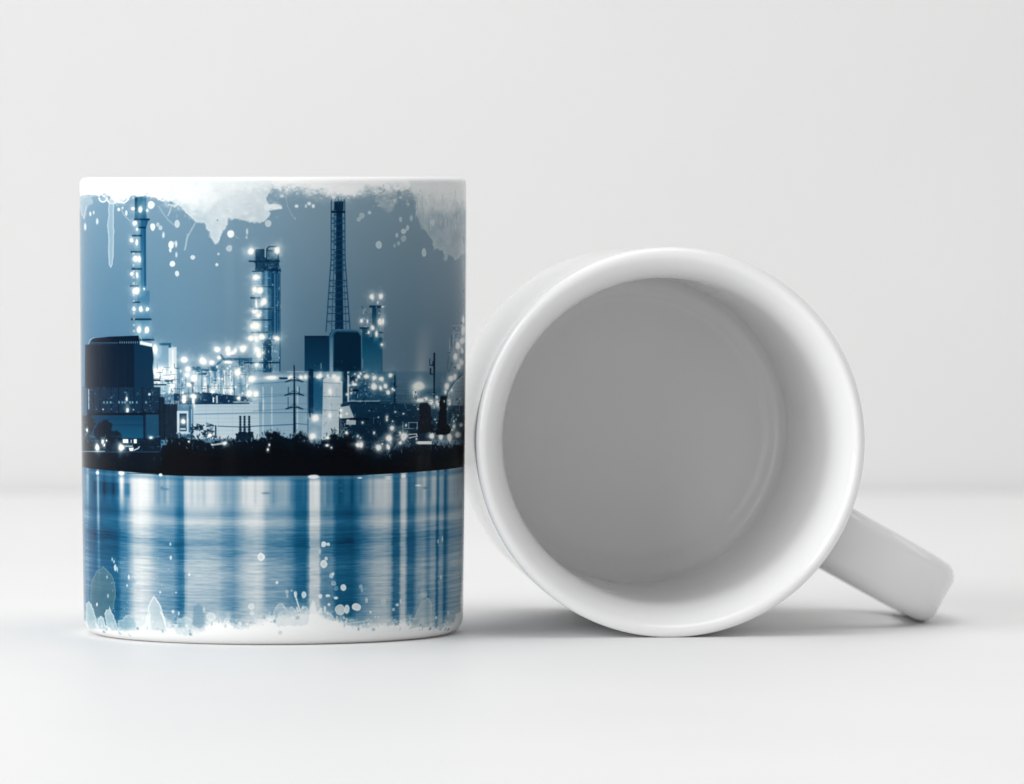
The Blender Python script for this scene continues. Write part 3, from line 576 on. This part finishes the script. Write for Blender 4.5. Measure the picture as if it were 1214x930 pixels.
    bx = [94, 99, 104, 108, 113, 117, 121, 124, 130, 136, 146, 156, 166, 174, 184, 196, 206, 220, 230, 238, 246, 256, 268, 280, 292, 304, 314, 324, 332, 342, 354, 366, 372, 378, 388, 398, 410, 424, 440, 455, 468, 480, 490, 498, 508, 516, 524, 534, 545, 556]
    by = [742, 742, 744, 746, 744, 746, 750, 746, 746, 748, 748, 745, 742, 738, 742, 744, 744, 745, 748, 746, 738, 734, 737, 742, 742, 738, 733, 731, 730, 727, 727, 724, 722, 724, 729, 734, 739, 741, 742, 740, 741, 740, 742, 742, 744, 748, 750, 748, 747, 746]
    ey = np.interp(Xs, bx, by)+(fbm(Xs, Yr, 9, 9, 5, 4)-.5)*8+(fbm(Xs, Yr, 2.6, 2.6, 3, 2)-.5)*6
    ey = ey+np.interp(Xs, [94, 130, 180, 324, 470, 556], [6, 3, 1, 0, 1, 5])
    ey = ey-2.0; a = np.clip((Yr-ey)/4.5+.4, 0, 1)
    blend(sl, PW, a)
    hz = np.clip((Yr-(ey-22))/24, 0, 1)**1.5*np.clip(fbm(Xs, Yr, 9, 8, 4, 7)*1.8-.35, 0, 1)*np.clip((ey+5-Yr)/6, 0, 1)
    blend(sl, (222, 231, 236), hz)
    scr = np.clip((Yr-(ey-9))/10, 0, 1)*np.clip((fbm(Xs, Yr, 4.5, 4, 4, 6)-.5)*8, 0, 1)*.8*np.clip((ey+6-Yr)/6, 0, 1)
    blend(sl, (238, 243, 245), scr)
    e2 = (226, 236, 242)
    # grey blot and spiky splashes
    poly([(104, 722), (104, 700), (106, 684), (112, 674), (120, 668), (128, 676), (133, 684), (135, 700), (132, 718), (122, 730), (110, 728)], (108, 134, 146), .55, 1.2, 1.2, 4, (150, 178, 192), .4, 1.1, 2, .25)
    poly([(99, 712), (102, 709), (105, 712), (108, 720), (111, 730), (110, 742), (99, 742)], (176, 200, 212), .75, .9, .8, 3, e2, .6, 1.2, 3, .25)
    poly([(111, 742), (113, 730), (117, 726), (120, 729), (122, 742)], (190, 210, 220), .8, .9, .8, 3, e2, .6, 1.2, 3, .25)
    poly([(121, 724), (123, 719), (126, 720), (127, 715), (129, 722), (132, 726), (135, 736), (137, 744), (128, 744), (123, 736)], (172, 197, 210), .8, .9, .8, 3, e2, .6, 1.2, 3, .25)
    poly([(137, 744), (137, 732), (143, 731), (146, 726), (152, 726), (157, 729), (160, 744)], (150, 186, 204), .65, .9, .8, 3, e2, .5, 1.2, 3, .25)
    poly([(172, 744), (175, 728), (173, 716), (177, 709), (180, 703), (183, 706), (187, 712), (190, 720), (194, 733), (196, 746)], (196, 211, 220), .75, .9, .9, 3, (240, 245, 248), .95, 1.2)
    poly([(168, 746), (170, 730), (173, 722), (176, 732), (178, 746)], (236, 241, 244), .8, 1.4, 1, 3)
    path([(188, 722), (191, 728), (194, 738)], 1.2, (250, 252, 252), .8)
    poly([(140, 702), (146, 690), (154, 682), (160, 686), (152, 694), (146, 702), (142, 708)], (98, 148, 182), .3, 2, 3, 3)
    for (x, y, rx, ry, al) in ((134.5, 670, 1.6, 3.8, .75), (131, 660, .9, 2, .6), (133, 663, .8, 2, .6), (137, 672, 1, 3, .5), (150.6, 681, 1, 2.8, .75), (112, 713, 1, 1.8, .9), (148.4, 691, 1, 1.4, .7), (124.6, 681, 1, 1.8, .4), (125.4, 703, 1.2, 2.2, .45), (201, 658.5, 1.2, 2.2, .8), (200.6, 642.5, 1, 1.8, .6), (188, 699, 1.2, 1.4, .7), (207, 699.5, 1, 1, .6), (223, 678.5, 1.2, 1.4, .9), (203, 722, 1.6, 2, .7), (210, 724, 1, 2, .7), (240, 720, 1.6, 2.6, .75), (248.5, 728, 5.6, 5, .55), (309, 658, 4.4, 4.6, .98), (308, 728, 1.2, 1.2, .3), (297, 716, 3.6, 3.6, .7), (298, 724, 2.6, 2.4, .6), (283.5, 736, 2.4, 2, .8), (328, 688, 1.8, 1.8, .75), (384, 643, 3, 3.4, .96), (389.6, 643.2, 2, 2, .9), (379.4, 651.5, 1.4, 2.6, .5), (387, 660, 1.8, 2, .8), (384, 666.5, 4, 4.6, .92), (393.4, 680, 2.4, 3, .65), (395.4, 678, 1.4, 2, .7), (396, 689, 3, 2.8, .45), (399, 695, 2.6, 2.6, .3), (407.6, 694, 3.6, 4, .92), (360.4, 702.5, 2.8, 4, .85), (350.4, 702, 1.8, 3.8, .7), (380, 704.5, 2.4, 2.6, .9), (389, 703.6, 2.8, 1.5, .92), (398.8, 706.4, 2.6, 1.6, .95), (390.5, 714, 1.6, 1.6, .9), (404, 720.4, 5.8, 5.8, .78), (412, 719.4, 3, 5.4, .85), (423.4, 717, 5.4, 4.4, .95), (385.5, 719, 1.4, 3, .8), (380.8, 720, 1.8, 2.4, .8), (340, 699, 2, 2, .45), (340.4, 703.6, 1.2, 2.2, .4), (345.6, 697.6, 1, 1, .5), (428.6, 693, 2, 2.4, .4), (430, 697.5, 1, 2, .4), (435.6, 709, 1.6, 3, .5), (440.5, 723, 1.4, 1.6, .7), (472.6, 714.5, 2, 1.8, .8), (476.6, 710, .8, 2.2, .7), (468, 720, 1.6, 1.8, .6), (519.4, 729.6, 1.2, 1.4, .8), (524.8, 682, 1, 2.4, .5), (521, 640, .8, 2.2, .6), (526, 637, .8, 3, .6), (534, 724, 1, 1.8, .5), (456, 711, 3, 3.4, .3), (504, 703, 4, 3, .3)):
        disc(x, y, rx, ry, (226, 235, 240), al, .9, (246, 249, 250), .55*al)
        if rx > 3: disc(x, y, rx*.45, ry*.45, (206, 218, 226), .55, 1.0)
    path([(349, 700), (351.5, 708), (354, 716), (357, 726)], 1.7, (236, 241, 244), .85); path([(352, 718), (355, 728)], 2.4, (238, 243, 245), .8)
    poly([(366, 726), (368, 716), (371, 709), (374, 714), (376, 724)], (240, 243, 245), .8, 1.2, 1.2, 3)
    poly([(378, 724), (384, 722), (392, 724), (398, 732), (396, 734), (386, 731)], (190, 210, 220), .6, .9, 1, 3, e2, .8, 1.0)
    path([(399, 733), (400, 728), (402, 734), (410, 737), (424, 735), (438, 733)], 1.2, (214, 226, 232), .8)
    poly([(322, 734), (324, 720), (330, 713), (336, 713), (340, 720), (346, 716), (352, 722), (362, 716), (368, 722), (364, 738), (330, 740)], (204, 218, 227), .5, 1.4, 2, 4, e2, .6, 1.2, 3, .3)
    poly([(206, 748), (208, 730), (220, 728), (228, 734), (226, 750)], (198, 216, 226), .55, 2, 2, 4, e2, .5, 1.2, 5, .3)
    poly([(226, 738), (228, 716), (234, 712), (240, 718), (242, 736), (236, 742)], (84, 136, 172), .45, 2.5, 2, 5)
    poly([(488, 742), (496, 722), (502, 710), (510, 706), (514, 712), (513, 740)], (178, 194, 204), .5, 1.6, 2, 4, (196, 208, 216), .5, 1.4, 2, .3)
    poly([(496, 706), (502, 696), (508, 698), (508, 706), (500, 710)], (186, 200, 208), .45, 2, 1.6, 3)
    poly([(540, 748), (543, 726), (548, 722), (553, 712), (558, 712), (558, 752)], (236, 238, 239), .85, 1.0, 1.2, 3)
    r = np.random.RandomState(33)
    for _ in range(190):
        x = r.uniform(100, 548); y = np.interp(x, bx, by)-abs(r.randn())*7+3
        disc(x, y, r.uniform(.5, 1.9), r.uniform(.5, 2.2), (238, 243, 246) if r.rand() < .7 else (110, 154, 184), r.uniform(.2, .7), .9)
    for _ in range(70):
        x = r.uniform(130, 210); y = r.uniform(655, 735); disc(x, y, .6, .8, (210, 226, 236), r.uniform(.1, .5), .8)
    disc(332, 747, 2.4, 2.4, (214, 216, 218), .8, 2)

    # unprinted china above and below
    yb = YY*0+yf[:, None]
    cl = np.clip((yb-756)/2, 0, 1)+np.clip((217-yb)/3, 0, 1)
    C[:] = C+(0.985-C)*np.clip(cl, 0, 1)[..., None]

    # ink on china never reaches the full range: fit to the glaze's reflectance
    C[:] = np.clip(C, 0, 1)
    lum = (C*np.array([.3, .59, .11], np.float32)).sum(-1, keepdims=True)
    wgt = np.clip(lum*2.2, 0, 1)*.10
    C[:] = C+(lum-C)*wgt
    C[..., 2] *= 1-.030*np.clip(4*lum[..., 0]*(1-lum[..., 0]), 0, 1)
    out = np.ones((hpx, wpx, 4), np.float32)
    lin = np.where(C <= .04045, C/12.92, ((C+.055)/1.055)**2.4)
    lin = np.power(lin, 1.07)*PRINT_WHITE[0]
    srgb = np.where(lin <= .0031308, lin*12.92, 1.055*np.power(np.maximum(lin, 1e-6), 1/2.4)-.055)
    out[..., :3] = srgb
    out = out[::-1]                                     # image rows run from the bottom up
    zb = 0.0
    img = bpy.data.images.new('mug_picture', wpx, hpx)
    img.colorspace_settings.name = 'sRGB'
    img.pixels.foreach_set(np.ascontiguousarray(out).ravel())
    img.update(); img.pack()
    return img
PRINT_IMAGE = paint_print()


# ------------------------------------------------------------------ backdrop: one sheet, table bending up into a wall
def sheet(name, prof, mat, label):
    bm = bmesh.new(); rows = []
    for (y, z) in prof:
        rows.append([bm.verts.new((x, y, z)) for x in (-2.6, -1.3, 0, 1.3, 2.6)])
    for a, b in zip(rows, rows[1:]):
        for i in range(4):
            bm.faces.new((a[i], a[i+1], b[i+1], b[i]))
    me = bpy.data.meshes.new(name); bm.to_mesh(me); bm.free()
    o = link_obj(name, me, mat)
    o['kind'] = 'structure'; o['label'] = label
sheet('table_surface', [(-1.6, 0), (0, 0), (0.3, 0), (0.597, 0)],
      backdrop_material('white_table_top', 0.825, 0.5), 'smooth white table surface under both mugs')
sheet('wall', [(0.600, -0.05), (0.600, 0.3), (0.600, 2.4)], backdrop_material('pale_grey_wall', 0.75, 0.7), 'plain pale grey wall behind the table')

# ------------------------------------------------------------------ mugs
def mug_profile():
    """(radius, height, outer?) in mm, from the centre of the underside, out, up, over the rim, down inside."""
    P = []
    def add(r, z, outer=False): P.append((r, z, outer))
    add(0, 1.6); add(30, 1.6); add(33.0, 1.4); add(33.8, 0.2); add(35.5, 0.0); add(37.0, 0.0)
    for k in range(1, 9):                                   # rounded foot
        a = math.pi/2*k/8
        add(37.0+3.4*math.sin(a), 3.4-3.4*math.cos(a), k > 2)
    for k in range(1, 31):
        t = k/30
        add(40.4+(R_TOP-40.4)*(1-(1-t)**1.6), 3.4+(H_MUG-1.4-3.4)*t, True)
    for k in range(1, 13):                                  # rounded outer half of the rim
        a = math.pi/2*k/12
        add(R_TOP-1.4+1.4*math.cos(a), H_MUG-1.4+1.4*math.sin(a), k < 9)
    # inner lip eases from the rim crown into the wall
    for (r, d) in ((39.2, .08), (38.7, .45), (38.1, 1.2), (37.3, 2.4), (36.5, 4.0), (35.8, 6.0), (35.2, 8.4), (34.8, 11.3), (34.55, 15.0), (34.45, 20.0), (34.4, 30.0), (34.4, 45.0), (34.4, 60.0), (34.4, 75.0)):
        add(r, H_MUG-d)
    for k in range(0, 11):                                  # fillet into the floor
        a = math.pi/2*k/10
        add(34.4-3.0+3.0*math.cos(a), 8.2+3.0-3.0*math.sin(a))
    add(30.6, 8.2); add(30.2, 8.15); add(29.9, 7.95); add(29.5, 7.75); add(28.9, 7.7); add(28, 7.7); add(20, 7.55); add(10, 7.5); add(0, 7.5)
    return P

def mug_body(name, mat, parent, printed):
    P = mug_profile(); N = 192
    bm = bmesh.new()
    uvl = bm.loops.layers.uv.new('print'); cvl = bm.loops.layers.uv.new('cover')
    rings = []
    for (r, z, o) in P:
        if r == 0: rings.append([bm.verts.new((0, 0, z*MM))])
        else: rings.append([bm.verts.new((r*MM*math.cos(2*math.pi*i/N), r*MM*math.sin(2*math.pi*i/N), z*MM)) for i in range(N)])
    def smooth01(t): t = max(0, min(1, t)); return t*t*(3-2*t)
    def setuv(f, spec):
        for lp, (i, k) in zip(f.loops, spec):
            th = 2*math.pi*i/N - math.pi          # handle at angle 0, picture centre at 180 degrees
            lp[uvl].uv = (0.5 + th/(2*PRINT_HALF), P[k][1]/H_MUG)
            c = 1.0 if P[k][2] else 0.0
            lp[cvl].uv = (c*(1-smooth01((abs(th)-math.radians(150))/math.radians(3))), 0)
    for k in range(len(rings)-1):
        a, b = rings[k], rings[k+1]
        for i in range(N):
            j = (i+1) % N
            if len(a) == 1: f = bm.faces.new((a[0], b[j], b[i])); setuv(f, ((i, k), (i+1, k+1), (i, k+1)))
            elif len(b) == 1: f = bm.faces.new((a[i], a[j], b[0])); setuv(f, ((i, k), (i+1, k), (i, k+1)))
            else: f = bm.faces.new((a[i], a[j], b[j], b[i])); setuv(f, ((i, k), (i+1, k), (i+1, k+1), (i, k+1)))
    me = bpy.data.meshes.new(name); bm.to_mesh(me); bm.free()
    return link_obj(name, me, mat, parent)

def mug_handle(mat, parent):
    """flat strap bent into a rounded C, standing out along local +x."""
    # centre line in the (radial, height) plane, mm
    r_in, r_out = 38.8, 69.0
    z0, z1, c = 16.5, 70.5, 19.0
    path = [(r_in, z1)]
    n = 10
    for k in range(n+1):
        a = math.pi/2*k/n
        path.append((r_out-c+c*math.sin(a), z1-c+c*math.cos(a)))
    for k in range(1, 6): path.append((r_out, z1-c+(z0+c-z1+c)*k/6))
    for k in range(n+1):
        a = math.pi/2*k/n
        path.append((r_out-c+c*math.cos(a), z0+c-c*math.sin(a)))
    path.append((r_in, z0))
    W, T, e = 7.1, 4.2, 3.4       # half width, half thickness, corner radius
    sec = []
    for (cx, cy, a0) in ((W-e, T-e, 0), (-(W-e), T-e, 90), (-(W-e), -(T-e), 180), (W-e, -(T-e), 270)):
        for k in range(7):
            a = math.radians(a0+90*k/6)
            sec.append((cx+e*math.cos(a), cy+e*math.sin(a)))
    bm = bmesh.new(); rings = []
    for i, (r, z) in enumerate(path):
        p0 = path[max(0, i-1)]; p1 = path[min(len(path)-1, i+1)]
        t = Vector((p1[0]-p0[0], 0, p1[1]-p0[1])).normalized()
        nrm = Vector((-t.z, 0, t.x))
        root = (i in (0, len(path)-1))
        w = 1.0
        rings.append([bm.verts.new(Vector((r, 0, z))*MM + Vector((0, 1, 0))*(sx*w*MM) + nrm*(sy*w*MM)) for (sx, sy) in sec])
    for a, b in zip(rings, rings[1:]):
        for i in range(len(sec)):
            j = (i+1) % len(sec)
            bm.faces.new((a[i], b[i], b[j], a[j]))
    bm.faces.new(rings[0]); bm.faces.new(list(reversed(rings[-1])))
    bmesh.ops.recalc_face_normals(bm, faces=bm.faces[:])
    me = bpy.data.meshes.new('handle'); bm.to_mesh(me); bm.free()
    o = link_obj('handle', me, mat, parent)
    return o

def thing(name, label, cat, mw):
    o = bpy.data.objects.new(name, None); COL.objects.link(o)
    o.empty_display_size = 0.03
    o.matrix_world = mw
    o['label'] = label; o['category'] = cat
    return o

white = ceramic_material('white_glazed_ceramic')
printed = ceramic_material('printed_glazed_ceramic', PRINT_IMAGE)

# upright mug: picture to the camera, handle hidden behind it
UP_X, UP_Y = -50.8*MM, -9*MM
yaw_to_cam = math.atan2(CAM_Y-UP_Y, 0.0-UP_X)           # direction of the camera from the mug
rz = yaw_to_cam + math.pi                              # local +x (handle) points away from the camera
t1 = thing('printed_mug', 'upright white mug printed with a blue night picture of a lit refinery beside water', 'mug',
           Matrix.Translation((UP_X, UP_Y, 0)) @ Matrix.Rotation(rz, 4, 'Z'))
mug_body('body', printed, t1, True)
mug_handle(ceramic_material('white_handle_glaze'), t1)

# lying mug: open end to the camera, resting on its side and on its handle
YAW, HANG = math.radians(4.1), math.radians(29.2)
TILT = math.atan2(R_TOP-40.4, H_MUG)*0.9
rim_c = Vector((33.5*MM, -26*MM, R_TOP*MM))
a = Vector((math.sin(YAW)*math.cos(TILT), -math.cos(YAW)*math.cos(TILT), math.sin(TILT)))
right = Vector((math.cos(YAW), math.sin(YAW), 0))
up = a.cross(right) * -1
if up.z < 0: up = -up
hx = right*math.cos(HANG) - up*math.sin(HANG)
hy = a.cross(hx)
M3 = Matrix((hx, hy, a)).transposed()
base = rim_c - a*(H_MUG*MM)
t2 = thing('white_mug', 'plain white mug lying on its side with its open mouth towards the viewer', 'mug',
           Matrix.Translation(base) @ M3.to_4x4())
mug_body('body', white, t2, False)
h2 = mug_handle(white, t2)
bpy.context.view_layer.update()
lowz = min((h2.matrix_world @ v.co).z for v in h2.data.vertices)
lowb = min((c.matrix_world @ v.co).z for c in t2.children if c.name.startswith('body') for v in c.data.vertices)
print('LOW handle mm', lowz*1000, 'body', lowb*1000)
